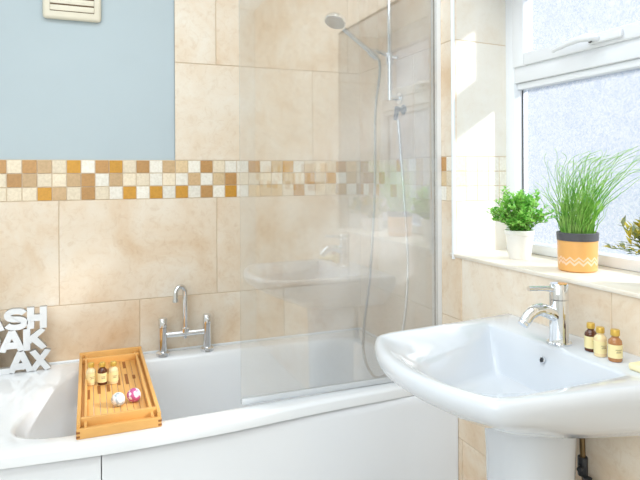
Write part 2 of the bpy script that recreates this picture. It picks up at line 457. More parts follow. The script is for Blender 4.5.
def slab(bm, lay, to3, a0, a1, b0, b1, tone, t0, t1, cuts, rnd=True):
    """one stone slab, inset by the joint on its true edges only"""
    g = [0 if c else GAP for c in cuts]
    a0 += g[0]; a1 -= g[1]; b0 += g[2]; b1 -= g[3]
    c = 0.0012
    outer = [(a0, b0), (a1, b0), (a1, b1), (a0, b1)]
    inner = [(a0 + (0 if cuts[0] else c), b0 + (0 if cuts[2] else c)), (a1 - (0 if cuts[1] else c), b0 + (0 if cuts[2] else c)),
             (a1 - (0 if cuts[1] else c), b1 - (0 if cuts[3] else c)), (a0 + (0 if cuts[0] else c), b1 - (0 if cuts[3] else c))]
    r0 = [bm.verts.new(to3(a, b, t0)) for a, b in outer]
    r1 = [bm.verts.new(to3(a, b, t1 - c)) for a, b in outer]
    r2 = [bm.verts.new(to3(a, b, t1)) for a, b in inner]
    fs = [bm.faces.new(r2)]
    for p, q in ((r0, r1), (r1, r2)):
        for i in range(4): fs.append(bm.faces.new((p[i], p[(i + 1) % 4], q[(i + 1) % 4], q[i])))
    for f in fs:
        for lp in f.loops: lp[lay] = tone

def tile_wall(name, to3, regions, joints, seed, label):
    """joints(row) gives the first vertical joint of the row; regions = rectangles (a0, a1, b0, b1) with which sides are cuts"""
    rnd = random.Random(seed); bm = bmesh.new(); lay = bm.loops.layers.float_color.new('tone'); g2 = bmesh.new()
    for ri, (z0, z1) in enumerate(ROWS):
        j0 = joints[ri]
        for k in range(-9, 10):
            a0, a1 = j0 + k * TW, j0 + (k + 1) * TW
            t = rnd.random(); tone = (t, rnd.random(), rnd.random(), 1)
            for (ra0, ra1, rb0, rb1) in regions:
                p0, p1, q0, q1 = max(a0, ra0), min(a1, ra1), max(z0, rb0), min(z1, rb1)
                if p1 - p0 < .004 or q1 - q0 < .004: continue
                slab(bm, lay, to3, p0, p1, q0, q1, (t * .75 + .1, tone[1], tone[2], 1) if True else tone, 0, TH, (p0 > a0 + 1e-6, p1 < a1 - 1e-6, q0 > z0 + 1e-6, q1 < z1 - 1e-6))
    return struct(obj(name, bm, M['trav'], sharp=20), label, 'wall tiles')

back3 = lambda a, b, t: (a, YB + TH - t, b)
right3 = lambda a, b, t: (XW + TH - t, a, b)
PE = 0.349      # where the paint meets the upper tiles
bj = [.21, -.109, .2, -.109 + TW, .345, .527]
bj = [.20, -.109, .20, .345, .527, .345]
bj[2] = -.109
tile_wall('wall_back_tiles', back3, [(XL, XW, .0, 1.207), (PE, XW, 1.370, ZC)], [-.109, .2, -.109, .345, .527, .345], 3, 'cream travertine tiles on the wall behind the bath')
struct(obj('wall_back_grout', (lambda b: (box(b, XL, XW + TH, YB + .003, YB + TH, 0, 1.371), box(b, PE, XW + TH, YB + .003, YB + TH, 1.371, ZC), b)[2])(bmesh.new()), M['grout']), 'pale grout between the back wall tiles', 'grout')
R_ = [(YF, OY0, .0, ZC), (OY1, YB, .0, 1.207), (OY1, YB, 1.370, ZC), (OY0, OY1, .0, OZ0 - .012), (OY0, OY1, OZ1, ZC)]
tile_wall('wall_right_tiles', right3, R_, [1.10, 1.42, 1.10, 1.42, 1.10, 1.42], 11, 'cream travertine tiles on the window wall around the window')

gb = bmesh.new()
for (a0, a1, b0, b1) in [(YF, OY0, 0, ZC), (OY1, YB, 0, ZC), (OY0, OY1, 0, OZ0 - .014), (OY0, OY1, OZ1 + .002, ZC)]:
    box(gb, XW + .002, XW + TH, a0 + (.002 if a0 == OY1 else 0), a1 - (.002 if a1 == OY0 else 0), b0, b1)
struct(obj('wall_right_grout', gb, M['grout']), 'pale grout between the window wall tiles', 'grout')
# mosaic border, colours read off the photo tile by tile
W_ = lin(248, 242, 230); C_ = lin(243, 228, 203); T_ = lin(230, 203, 162); P_ = lin(213, 180, 138); B_ = lin(198, 151, 96); O_ = lin(216, 158, 62)
key = dict(W=W_, C=C_, T=T_, P=P_, B=B_, O=O_)
rows3 = ["BCBPCOWBOCBWPTWBCWWBWTOWCCCBTCP", "CBPCCPBWPCCWCWPWTBCCCWTCOTOWTCC", "CCCOPCBCWOWOWOWBWOWTTTCBWCCPWPC"]
MM = 0.05364; MX0 = -0.2942
def mosaic(name, to3, a0, a1, pat, b0, seed, label, d=1):
    rnd = random.Random(seed); bm = bmesh.new(); lay = bm.loops.layers.float_color.new('tone')
    hz = (1.370 - 1.207) / 3
    kk = int(math.floor((a0 - b0) / MM)); 
    for k in range(kk, kk + 90):
        p0, p1 = b0 + k * MM, b0 + (k + 1) * MM
        if p0 >= a1 - 1e-4: break
        q0, q1 = max(p0, a0), min(p1, a1)
        if q1 - q0 < .006: continue
        for r in range(3):
            ch = pat[r][k + 1] if pat and 0 <= k + 1 < len(pat[r]) else rnd.choice('WWCCCTPBO')
            c = key[ch]; s = rnd.uniform(.92, 1.06)
            z1 = 1.370 - r * hz; z0 = z1 - hz
            slab(bm, lay, to3, q0, q1, z0, z1, (c[0] * s, c[1] * s, c[2] * s, 1), 0, TH, (False,) * 4)
    return struct(obj(name, bm, M['mosaic'], sharp=20), label, 'mosaic border')
mosaic('wall_back_mosaic', back3, XL, XW, rows3, MX0, 5, 'three row brown and cream mosaic border on the back wall')
mosaic('wall_right_mosaic', right3, OY1, YB, None, OY1, 6, 'mosaic border carried onto the window wall behind the shower screen')
mosaic('wall_right_mosaic_far', right3, YF, OY0, None, OY0 - MM * 40, 8, 'mosaic border on the window wall right of the window')

# window reveals: splayed side linings, head and the stone sill
def quad_lining(name, p0, p1, z0, z1, seed, label):
    """tiled side lining between two plan points, with the mosaic band at the same height"""
    p0, p1 = Vector(p0), Vector(p1); d = (p1 - p0); L = d.length; d.normalize(); nrm = Vector((-d.y, d.x))
    if nrm.y * (1.3 - p0.y) < 0: nrm = -nrm
    to3 = lambda a, b, t: (p0.x + d.x * a + nrm.x * (t - TH), p0.y + d.y * a + nrm.y * (t - TH), b)
    rnd = random.Random(seed); bm = bmesh.new(); lay = bm.loops.layers.float_color.new('tone')
    for (b0, b1) in ((.786, 1.207), (1.37, 1.791), (1.791, 2.212)):
        q0, q1 = max(b0, z0), min(b1, z1)
        if q1 > q0: slab(bm, lay, to3, 0, L, q0, q1, (rnd.random() * .3, rnd.random(), rnd.random(), 1), 0, TH, (True, True, q0 > b0, q1 < b1))
    o = struct(obj(name, bm, M['sill'], sharp=20), label, 'window lining')
    gb = bmesh.new(); pp = [to3(0, z0, 0), to3(L, z0, 0), to3(L, z1, 0), to3(0, z1, 0)]; q2 = [to3(0, z0, TH - .0012), to3(L, z0, TH - .0012), to3(L, z1, TH - .0012), to3(0, z1, TH - .0012)]
    A = [gb.verts.new(p) for p in pp]; B = [gb.verts.new(p) for p in q2]
    gb.faces.new(A); gb.faces.new(B)
    for i in range(4): gb.faces.new((A[i], A[(i + 1) % 4], B[(i + 1) % 4], B[i]))
    struct(obj(name + '_grout', gb, M['grout']), 'pale grout in the ' + label, 'grout')
    bm = bmesh.new(); lay = bm.loops.layers.float_color.new('tone'); hz = (1.370 - 1.207) / 3
    k = 0
    while k * MM < L - .004:
        for r in range(3):
            c = key[rnd.choice('WWWCC')]  # pale pieces only: sun glare put into the mosaic colour
            slab(bm, lay, to3, k * MM, min((k + 1) * MM, L), 1.207 + r * hz, 1.207 + (r + 1) * hz, c, 0, TH, (False,) * 4)
        k += 1
    struct(obj(name + '_mosaic', bm, M['mosaic'], sharp=20), 'mosaic band on the ' + label, 'mosaic border')
quad_lining('trim_1', (XW, OY1), (XF + .02, OY1 + .025), OZ0, OZ1, 4, 'sunlit tiled lining at the left side of the window')
quad_lining('trim_2', (XW, OY0), (XF + .02, OY0 - .01), OZ0, OZ1, 9, 'tiled lining at the right side of the window')
struct(obj('trim_3', boxm(XW - .0, XF + .05, OY0, OY1 + .025, OZ1, OZ1 + .01), M['white_paint']), 'white head lining above the window', 'window lining')
bm = bmesh.new(); lay = bm.loops.layers.float_color.new('tone')
for f in box(bm, XW - .006, XF + .05, OY0 - .01, OY1 + .027, OZ0 - .013, OZ0, bev=.003):
    if f.is_valid:
        for lp in f.loops: lp[lay] = (.05, .3, .6, 1)
struct(obj('window_sill_1', bm, M['sill']), 'stone window sill lightened as if sunlit, carrying the potted plants', 'window sill')
# white edge strip on the corner of the lining
bm = bmesh.new(); tube(bm, [(XW - .001, OY1 + .006, OZ0 - .02), (XW - .001, OY1 + .006, OZ1)], .0075, 12)
struct(obj('trim_4', bm, M['alu']), 'slim white edging strip on the tiled corner beside the window', 'edging')

# window: frame, transom, opening sash above, fixed pane below
win = bpy.data.objects.new('window_1', None); COL.objects.link(win)
struct(win, 'white framed window with obscure glass above the sill', 'window')
FY0, FY1 = OY0 - .035, OY1 + .06
bm = bmesh.new()
xa, xb = XF, XF + .065
box(bm, xa, xb, 1.752, FY1, OZ0, OZ1 + .03, bev=.004)            # left jamb
box(bm, xa, xb, FY0, .912, OZ0, OZ1 + .03, bev=.004)             # right jamb
box(bm, xa, xb, .912, 1.752, 1.02, 1.054, bev=.004)              # bottom rail
box(bm, xa, xb, .912, 1.752, 1.640, 1.698, bev=.004)             # transom
box(bm, xa + .012, xb, .912, 1.752, 1.617, 1.640, bev=.004)
box(bm, xa, xb, .912, 1.752, 2.005, OZ1 + .03, bev=.004)         # head
obj('window_frame', bm, M['upvc'], win)
bm = bmesh.new()
sa, sb = XF - .012, XF + .035
box(bm, sa, sb, 1.690, 1.749, 1.697, 2.003, bev=.005); box(bm, sa, sb, .915, .974, 1.697, 2.003, bev=.005)
box(bm, sa, sb, .974, 1.690, 1.697, 1.742, bev=.005); box(bm, sa, sb, .974, 1.690, 1.945, 2.003, bev=.005)
sash = obj('sash', bm, M['upvc'], win)
obj('window_pane', boxm(XF + .012, XF + .022, .97, 1.695, 1.735, 1.95), M['frosted'], win)
obj('window_pane', boxm(XF + .040, XF + .050, .905, 1.76, 1.045, 1.63), M['frosted'], win)
bm = bmesh.new()
for yy in (1.752, .912):
    box(bm, XF + .036, XF + .039, min(yy, yy + (.004 if yy > 1 else -.004)) - .004, yy + .004, 1.054, 1.617)
obj('glazing_gasket', bm, M['dark'], win)
h = obj('window_handle', boxm(sa - .014, sa, 1.262, 1.385, 1.706, 1.732, bev=.006, seg=3), M['upvc'], win)
bm = bmesh.new()
tube(bm, spline([(sa - .012, 1.345, 1.719), (sa - .034, 1.355, 1.722), (sa - .042, 1.385, 1.724), (sa - .040, 1.43, 1.722), (sa - .034, 1.485, 1.716), (sa - .030, 1.515, 1.712)], 6), [.010] * 6 + [.0125] * 6 + [.011] * 6 + [.009] * 6 + [.007] * 6 + [.004], 14)
obj('lever', bm, M['upvc'], h)
bm = lathem([(0, 0), (.0065, 0), (.0065, .004), (0, .004)], n=16, c=(sa - .013, 1.372, 1.717), axis=Vector((-1, 0, 0)))
obj('lock_barrel', bm, M['dark'], h)

# ceiling panel added for the overhead fill (out of the picture)
lf = thing('ceiling_fill_panel', 'square white ceiling panel added to light the room', 'lamp', (0.1, 1.0, ZC))
obj('fill_panel_frame', boxm(-.83, .83, -.83, .83, -.012, 0, bev=.003), M['fill_panel_frame'], lf)

# ------------------------------------------------------------------ bath
RIM = 0.56
lipx = [-.60, -.22, -.075, .081, .368, .551, .780, 1.100, 1.2248]
lipy = [1.80, 1.771, 1.760, 1.751, 1.757, 1.773, 1.792, 1.805, 1.812]
panx = [-.60, -.22, .0, .08, .368, .6, .8, 1.0, 1.1, 1.2248]
pany = [1.815, 1.787, 1.772, 1.768, 1.770, 1.783, 1.793, 1.795, 1.785, 1.759]
def interp(xs, ys, n=40, lo=None, hi=None):
    pts = spline([(a, b, 0) for a, b in zip(xs, ys)], n // len(xs) + 3)
    return [(p.x, p.y) for p in pts]
lip = interp(lipx, lipy)
outer = lip + [(1.2248, 2.557), (-.60, 2.557)]
opening = round_poly([(1.155, 1.885), (1.155, 2.44), (-.02, 2.475), (-.085, 2.36), (-.175, 2.12), (-.225, 1.90), (-.12, 1.835), (.08, 1.832), (.5, 1.845)],
                     [.10, .10, .07, .05, .1, .08, .06, .1, .1])
BC = (.5, 2.16); NB = 180
def inset(poly, c, d, left=0.0):
    res = []
    n = len(poly)
    for i, (x, y) in enumerate(poly):
        vx, vy = x - c[0], y - c[1]; L = math.hypot(vx, vy)
        # move inward along x and y separately so straight sides stay straight
        kx = max(0, 1 - d / max(abs(vx), .35)) ; ky = max(0, 1 - d / max(abs(vy), .22))
        px = c[0] + vx * kx; py = c[1] + vy * ky
        if vx < 0: px += left * min(1, -vx / .5)
        res.append((px, py))
    return res
ro = radial(outer, BC, NB); ri = radial(opening, BC, NB)
# keep the exact corners of the outer outline
for cx_, cy_ in ((1.2248, 2.557), (1.2248, 1.812), (-.60, 2.557), (-.60, 1.80)):
    k = min(range(NB), key=lambda i: (ro[i][0] - cx_) ** 2 + (ro[i][1] - cy_) ** 2); ro[k] = (cx_, cy_)
L3 = lambda lp, z: [(x, y, z) for x, y in lp]
bm = bmesh.new()
loft(bm, [L3(inset(ro, BC, .004), RIM - .040), L3(ro, RIM - .038), L3(ro, RIM - .012), L3(inset(ro, BC, .002), RIM - .006), L3(inset(ro, BC, .010), RIM - .001), L3(inset(ro, BC, .018), RIM),
          L3(inset(ri, BC, -.008), RIM), L3(inset(ri, BC, .0), RIM - .003), L3(inset(ri, BC, .008), RIM - .014), L3(inset(ri, BC, .016, .02), RIM - .06),
          L3(inset(ri, BC, .045, .11), RIM - .24), L3(inset(ri, BC, .065, .16), RIM - .32), L3(inset(ri, BC, .10, .20), RIM - .365), L3(inset(ri, BC, .16, .22), RIM - .375)])
bath = thing('bathtub', 'white fitted bathtub with bowed front along the tiled wall', 'bathtub', (0, 0, 0))
obj('tub', bm, M['acrylic'], bath, sharp=50)
pan = interp(panx, pany)
def panel_part(x0, x1):
    pts = [p for p in pan if x0 <= p[0] <= x1]
    if abs(pts[-1][0] - x1) > 1e-4: pts.append((x1, pts[-1][1]))
    bm = bmesh.new(); prof = [(0.0, 0.0), (0.0, .490), (.004, .508), (.012, .5195)]
    rows_ = [[bm.verts.new((x, y + dy, z)) for x, y in pts] for dy, z in prof]
    back = [[bm.verts.new((x, y + .02, z)) for x, y in pts] for z in (.5195, 0.0)]
    rows_ += back; rows_.append(rows_[0])
    for a, b in zip(rows_, rows_[1:]):
        for i in range(len(a) - 1): bm.faces.new((a[i], a[i + 1], b[i + 1], b[i]))
    for e_ in (0, -1): bm.faces.new([r[e_] for r in rows_[:-1]])
    return bm
obj('side_panel', panel_part(.031, 1.2249), M['panel'], bath)
obj('side_panel', panel_part(-.60, .0301), M['panel'], bath)
bm = lathem([(0, 0), (.03, 0), (.032, .004), (.02, .008), (0, .009)], n=24, c=(.95, 2.16, .187))
obj('plug', bm, M['chrome'], bath)
bm = bmesh.new(); tube(bm, [(-.6, 2.5535, RIM + .001), (1.222, 2.5535, RIM + .001)], .005, 8); tube(bm, [(1.2215, 2.55, RIM + .001), (1.2215, 1.893, RIM + .001)], .005, 8)
obj('sealant', bm, M['alu'], bath)

# bath filler tap
tp = thing('bath_tap', 'chrome deck bath filler tap with swan neck spout on the back rim', 'tap', (.377, 2.492, RIM))
for s in (-1, 1):
    x = s * .0915
    obj('pillar', lathem([(0, 0), (.028, 0), (.028, .012), (.022, .016), (.0165, .018), (.0165, .115), (.0, .115)], c=(x, 0, 0)), M['chrome'], tp)
    hd = obj('tap_handle', lathem([(0, .1165), (.018, .1165), (.018, .150), (.016, .154), (0, .154)], c=(x, 0, 0)), M['chrome'], tp)
    bm = bmesh.new(); tube(bm, [(x, -.015, .138), (x, -.030, .139)], .0045, 10); obj('lever', bm, M['chrome'], hd)
bm = bmesh.new(); tube(bm, [(-.078, 0, .083), (.078, 0, .083)], .0125, 20); lathe(bm, [(0, 0), (.0075, 0), (.006, .01), (0, .012)], n=16, c=(0, 0, .0715), axis=Vector((0, 0, -1)))
obj('crossbar', bm, M['chrome'], tp)
bm = bmesh.new()
pts = [(0, 0, .09), (0, 0, .12), (0, 0, .18), (0, 0, .235)]
cxs = []
for i in range(1, 13):
    a = PI * i / 12; rr = .023
    cxs.append((-(rr - rr * math.cos(a)) * .92, -(rr - rr * math.cos(a)) * .38, .252 + rr * math.sin(a) * 1.25))
pts += cxs + [(-.0425, -.0175, .228)]
tube(bm, pts, .0105, 20)
lathe(bm, [(0, .088), (.017, .088), (.017, .104), (.0125, .108), (0, .108)], n=24)
lathe(bm, [(0, 0), (.0125, 0), (.0125, .012), (0, .012)], n=20, c=(-.0425, -.0175, .220))
obj('spout', bm, M['chrome'], tp)

# ------------------------------------------------------------------ shower screen
YS = 1.856
scn = thing('shower_screen', 'tall clear glass shower screen standing on the bath rim', 'shower screen', (0, 0, 0))
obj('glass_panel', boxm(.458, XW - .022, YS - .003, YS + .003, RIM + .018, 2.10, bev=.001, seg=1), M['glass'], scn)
bm = bmesh.new()
box(bm, XW - .026, XW, YS + .002, YS + .032, RIM + .003, 2.11, bev=.002)
obj('wall_channel', bm, M['alu'], scn)
bm = bmesh.new(); tube(bm, [(XW - .029, YS + .006, RIM + .02), (XW - .029, YS + .006, 2.11)], .0024, 10); obj('hinge_rod', bm, M['dark'], scn)
bm = bmesh.new(); box(bm, .458, XW - .032, YS - .008, YS + .008, RIM + .001, RIM + .022, bev=.004)
sm, n_, l_, b_ = new_mat('clear_vinyl_seal'); b_.inputs['Base Color'].default_value = lin(240, 243, 246); b_.inputs['Roughness'].default_value = 0.25; b_.inputs['Transmission Weight'].default_value = .35
obj('bottom_seal', bm, sm, scn)

# ------------------------------------------------------------------ shower set on the end wall
sh = thing('shower_riser_rail', 'chrome shower riser rail on the end wall behind the glass', 'shower rail', (XW, 2.165, 0))
bm = bmesh.new(); tube(bm, [(-.05, 0, 1.615), (-.05, 0, 2.32)], .0105, 18); obj('rail', bm, M['chrome'], sh)
for z in (1.625, 2.30):
    bm = bmesh.new(); tube(bm, [(0, 0, z), (-.05, 0, z)], .012, 16); lathe(bm, [(0, 0), (.024, 0), (.024, .008), (.014, .012), (0, .012)], n=24, c=(0, 0, z), axis=Vector((-1, 0, 0)))
    obj('wall_bracket', bm, M['chrome'], sh)
bm = bmesh.new(); tube(bm, [(-.05, 0, 1.765), (-.05, 0, 1.815)], .017, 18); tube(bm, [(-.028, -.03, 1.790), (-.05, 0, 1.798), (-.09, .0, 1.813), (-.117, 0, 1.8200)], .0085, 14)
lathe(bm, [(.0125, -.022), (.017, -.022), (.019, 0), (.017, .022), (.0125, .022), (.0125, -.022)], n=20, c=(-.128, 0, 1.803), axis=Vector((-.82, 0, .57)))
obj('slider_clamp', bm, M['chrome'], sh)
hs = thing('shower_handset', 'chrome shower handset with grey spray face held on the riser rail', 'shower head', (XW - .128, 2.165, 1.803))
bm = bmesh.new(); d = Vector((-.82, 0, .57)).normalized()
tube(bm, [Vector((0, 0, 0)) - d * .032, Vector((0, 0, 0)), d * .06, d * .13, d * .165], [.0085, .011, .0115, .0105, .012], 18)
obj('handle', bm, M['chrome'], hs)
nn = Vector((-.36, -.22, -.91)).normalized(); hc = d * .205 + Vector((0, 0, .006))
obj('spray_head', lathem([(0, -.024), (.020, -.022), (.040, -.012), (.046, -.002), (.046, .006), (.043, .009), (0, .009)], n=36, c=hc, axis=nn), M['chrome'], hs)
obj('spray_face', lathem([(0, .009), (.040, .009), (.040, .0115), (.036, .013), (0, .013)], n=36, c=hc, axis=nn), M['nozzle'], hs)
hp = thing('shower_hose', 'flexible metal shower hose hanging in a loop over the bath', 'shower hose', (0, 0, 0))
p0 = Vector((XW - .128, 2.165, 1.803)) - d * .035
bm = bmesh.new()
tube(bm, spline([p0, p0 + Vector((.004, .004, -.06)), (1.108, 2.165, 1.55), (1.108, 2.172, 1.25), (1.100, 2.20, .90), (1.088, 2.235, .68), (1.078, 2.225, .56), (1.072, 2.16, .50), (1.072, 2.07, .497), (1.095, 2.005, .57), (1.14, 1.995, .72), (1.18, 2.03, .95), (1.196, 2.09, 1.25), (1.194, 2.125, 1.53)], 10), .0062, 10)
obj('hose', bm, M['hose'], hp)
bm = bmesh.new(); lathe(bm, [(0, 0), (.020, 0), (.020, .005), (.010, .008), (.010, .034), (0, .034)], n=22, c=(XW, 2.135, 1.575), axis=Vector((-1, 0, 0)))
lathe(bm, [(0, -.01), (.011, -.01), (.0078, .045), (0, .045)], n=18, c=(1.194, 2.135, 1.575), axis=Vector((-.2, 0, -1)))
obj('outlet_elbow', bm, M['nozzle'], hp)

# ------------------------------------------------------------------ basin
BZ, YC = .868, 1.175
def basin_poly(ins=0.0):
    pts = [(1.2255, YC + .322 - ins * .6), (.735 + ins, YC + .268 - ins)]
    n = 14
    for i in range(1, n):
        t = 1 - 2 * i / n
        pts.append((.650 + ins + .085 * t * t, YC + (.268 - ins) * t))
    pts += [(.735 + ins, YC - .268 + ins), (1.2255, YC - .322 + ins * .6)]
    rad = [0, .075] + [.02] * (n - 1) + [.075, 0]
    return round_poly(pts, rad)
NS = 144; SC = (.97, YC)
def ell(cx, rx, ry, p=2.3):
    out = []
    for i in range(NS):
        a = 2 * PI * i / NS; c_, s_ = abs(math.cos(a)), abs(math.sin(a))
        r = 1 / ((c_ / rx) ** p + (s_ / ry) ** p) ** (1 / p)
        out.append((cx + r * math.cos(a), YC + r * math.sin(a)))
    return out
rim0 = radial(basin_poly(0), SC, NS)
for s in (1, -1):
    k = min(range(NS), key=lambda i: (rim0[i][0] - 1.2255) ** 2 + (rim0[i][1] - (YC + s * .322)) ** 2); rim0[k] = (1.2255, YC + s * .322)
def ins_b(lp, d):
    res = []
    for x, y in lp:
        vx, vy = x - SC[0], y - SC[1]; L = math.hypot(vx, vy); f = (L - d) / L
        nx, ny = SC[0] + vx * f, SC[1] + vy * f
        if x > 1.22: nx = x
        res.append((nx, ny))
    return res
bot = ell(1.02, .125, .135)
def mixw(a, b, t):
    out = []
    for p, q in zip(a, b):
        w = min(1, max(0, (p[0] - .80) / .40)); k = t * (1 - .62 * w) if t < .93 else t
        out.append((p[0] * (1 - k) + q[0] * k, p[1] * (1 - k) + q[1] * k))
    return out
def mixl(a, b, t): return [(p[0] * (1 - t) + q[0] * t, p[1] * (1 - t) + q[1] * t) for p, q in zip(a, b)]
def open_poly(xb, xf, hb, hf, bow, rb, rf):
    pts = [(xb, YC + hb), (xf + .03, YC + hf)]
    n = 10
    for i in range(1, n):
        t = 1 - 2 * i / n; pts.append((xf + bow * (t * t - 1) + .03 * abs(t) ** 3, YC + hf * t))
    pts += [(xf + .03, YC - hf), (xb, YC - hb)]
    return radial(round_poly(pts, [rb, rf] + [.02] * (n - 1) + [rf, rb]), SC, NS)
O0 = open_poly(1.098, .716, .240, .246, .035, .006, .07)
O1 = open_poly(1.093, .724, .234, .236, .033, .006, .07)
O2 = open_poly(1.083, .758, .222, .120, .020, .006, .05)
O3 = open_poly(1.062, .805, .165, .092, .014, .012, .04)
O4 = open_poly(1.045, .835, .140, .078, .010, .02, .04)
bm = bmesh.new()
loft(bm, [L3(bot, .705), L3(mixw(rim0, bot, .93), .712), L3(mixw(rim0, bot, .70), .735), L3(mixw(rim0, bot, .40), .768), L3(mixw(rim0, bot, .17), .800), L3(ins_b(rim0, .008), .824), L3(ins_b(rim0, .001), .838), L3(rim0, .848),
          L3(ins_b(rim0, .002), .858), L3(ins_b(rim0, .007), .8655), L3(ins_b(rim0, .014), BZ), 
          L3(O0, BZ - .001), L3(O1, BZ - .006), L3(mixl(O1, O2, .10), BZ - .009), L3(mixl(O1, O2, .35), BZ - .018), L3(mixl(O1, O2, .65), BZ - .028), L3(mixl(O1, O2, .93), BZ - .037), L3(O2, BZ - .041), L3(mixl(O2, O3, .9), BZ - .108), L3(O3, BZ - .117), L3(O4, BZ - .125)])
bs = thing('pedestal_basin', 'white ceramic pedestal basin under the window sill', 'basin', (0, 0, 0))
obj('bowl', bm, M['ceramic'], bs, sharp=48)
def ped(z, k=1.0):
    return [(1.05 + (x - 1.02) * k * .88, YC + .020 + (y - YC) * k * .76, z) for x, y in ell(1.02, .125, .135, 2.6)]
bm = bmesh.new(); loft(bm, [ped(.703, 1.0), ped(.69, .99), ped(.60, .94), ped(.35, .90), ped(.10, .96), ped(.02, 1.06), ped(0, 1.08)], cap_end=2)
obj('pedestal', bm, M['ceramic'], bs, sharp=50)
oc = Vector((1.0805, YC + .006, .829))
bm = lathem([(.0085, -.001), (.0085, .003), (.0065, .0035), (.0065, -.001)], n=22, c=oc, axis=Vector((-.95, 0, .3))); obj('overflow_ring', bm, M['chrome'], bs)
bm = lathem([(0, .0), (.0066, .0), (.0066, .0018), (0, .0018)], n=20, c=oc, axis=Vector((-.95, 0, .3))); obj('overflow_hole', bm, M['dark'], bs)
bm = lathem([(0, 0), (.022, 0), (.023, .003), (.015, .006), (0, .007)], n=24, c=(.94, YC, .7435)); obj('waste', bm, M['chrome'], bs)

# basin mixer
bt = thing('basin_tap', 'chrome single lever mixer tap at the back of the basin', 'tap', (1.13, 1.176, BZ - .001))
obj('base_ring', lathem([(0, 0), (.031, 0), (.031, .005), (.028, .008), (0, .008)], n=36), M['chrome'], bt)
obj('tap_body', lathem([(0, .008), (.0255, .008), (.0235, .02), (.0235, .115), (0, .115)], n=36), M['chrome'], bt)
bm = bmesh.new()
tube(bm, spline([(-.005, 0, .070), (-.035, 0, .086), (-.065, 0, .094), (-.092, 0, .086), (-.112, 0, .066)], 6), [.017] * 6 + [.0165] * 6 + [.0155] * 6 + [.0145] * 6 + [.014], 20)
lathe(bm, [(0, 0), (.0135, 0), (.0135, .006), (0, .006)], n=20, c=(-.113, 0, .065), axis=Vector((-.7, 0, -.72)))
obj('spout', bm, M['chrome'], bt)
lv = obj('tap_lever_cap', lathem([(0, .1165), (.0235, .1165), (.0235, .152), (.021, .156), (0, .157)], n=36), M['chrome'], bt)
bm = bmesh.new(); tube(bm, [(-.018, 0, .142), (-.05, 0, .147), (-.098, 0, .150)], [.0075, .0065, .0062], 16); obj('lever', bm, M['chrome'], lv)

# pipework behind the pedestal
pv = thing('isolation_valve_pipe', 'dark water pipe with isolation valve on the wall behind the pedestal', 'pipe', (XW, 1.165, .55))
bm = bmesh.new(); tube(bm, spline([(0, -.0, -.06), (-.02, 0, -.05), (-.028, 0, -.02), (-.03, 0, .02), (-.03, .004, .12)], 5), .0075, 12); obj('pipe', bm, M['brass'], pv)
bm = bmesh.new(); tube(bm, [(-.03, 0, -.03), (-.03, 0, .018)], .0125, 8); tube(bm, [(-.03, 0, -.006), (-.055, -.012, -.006)], .0065, 10); obj('valve', bm, M['dark'], pv)
pv2 = thing('isolation_valve_pipe', 'second dark pipe stub lower on the wall behind the pedestal', 'pipe', (XW, 1.135, .50))
bm = bmesh.new(); tube(bm, [(0, 0, 0), (-.045, 0, 0)], .009, 12); obj('pipe', bm, M['brass'], pv2)
bm = bmesh.new(); tube(bm, [(-.045, 0, -.02), (-.045, 0, .03)], .0115, 8); obj('valve', bm, M['dark'], pv2)

# ------------------------------------------------------------------ small bottles
def bottle(label, loc, s, liquid, rotz, group):
    t = thing('toiletry_bottle', label, 'bottle', loc, rotz, group)
    r, hb = .0145 * s, .052 * s
    obj('bottle_body', lathem([(0, 0), (r * .92, 0), (r, .0015 * s), (r, hb * .80), (r * .93, hb * .88), (r * .62, hb * .97), (r * .52, hb), (r * .52, hb + .004 * s), (0, hb + .004 * s)], n=28), liquid, t)
    obj('cap', lathem([(0, hb + .004 * s), (r * .66, hb + .004 * s), (r * .68, hb + .006 * s), (r * .66, hb + .0155 * s), (r * .6, hb + .017 * s), (0, hb + .017 * s)], n=24), M['gold'], t)
    bm = bmesh.new()
    z0, z1 = hb * .16, hb * .72; n = 26; a0, a1 = -PI / 2 - 2.4, -PI / 2 + 2.4
    q = []
    for i in range(n + 1):
        a = a0 + (a1 - a0) * i / n
        q.append([bm.verts.new((rr * math.cos(a), rr * math.sin(a), z)) for rr, z in ((r * 1.002, z0), (r * 1.03, z0), (r * 1.03, z1), (r * 1.002, z1))])
    for a, b in zip(q, q[1:]):
        for k in range(4): bm.faces.new((a[k], b[k], b[(k + 1) % 4], a[(k + 1) % 4]))
    lb = obj('label', bm, M['label'], t)
    bm = bmesh.new()
    for zf, w in ((.62, .5), (.50, .32), (.42, .42)):
        zz = z0 + (z1 - z0) * zf; q = []
        for i in range(9):
            a = -PI / 2 - w + 2 * w * i / 8
            q.append([bm.verts.new((rr * math.cos(a), rr * math.sin(a), z)) for rr, z in ((r * 1.032, zz), (r * 1.036, zz), (r * 1.036, zz + .0013 * s), (r * 1.032, zz + .0013 * s))])
        for a, b in zip(q, q[1:]):
            for k in range(4): bm.faces.new((a[k], b[k], b[(k + 1) % 4], a[(k + 1) % 4]))
    obj('print', bm, M['print'], lb)
    return t
g1 = 'toiletry bottles on the basin'
bottle('dark brown toiletry bottle with gold cap on basin, nearest the tap', (1.156, 1.098, BZ), 1.0, M['brown_liquid'], .0, g1)
bottle('pale cream toiletry bottle between the two darker bottles on the basin', (1.145, 1.059, BZ), 1.0, M['pale_liquid'], -.2, g1)
bottle('amber toiletry bottle with gold cap on basin, nearest the soap', (1.147, 1.018, BZ), 1.06, M['amber_liquid'], -.3, g1)
tag(obj('soap_bar', boxm(-.029, .029, -.045, .045, 0, .016, bev=.006, seg=3), M['soap'], loc=(1.150, .918, BZ)), 'cream bar of soap on the right end of the basin ledge', 'soap')

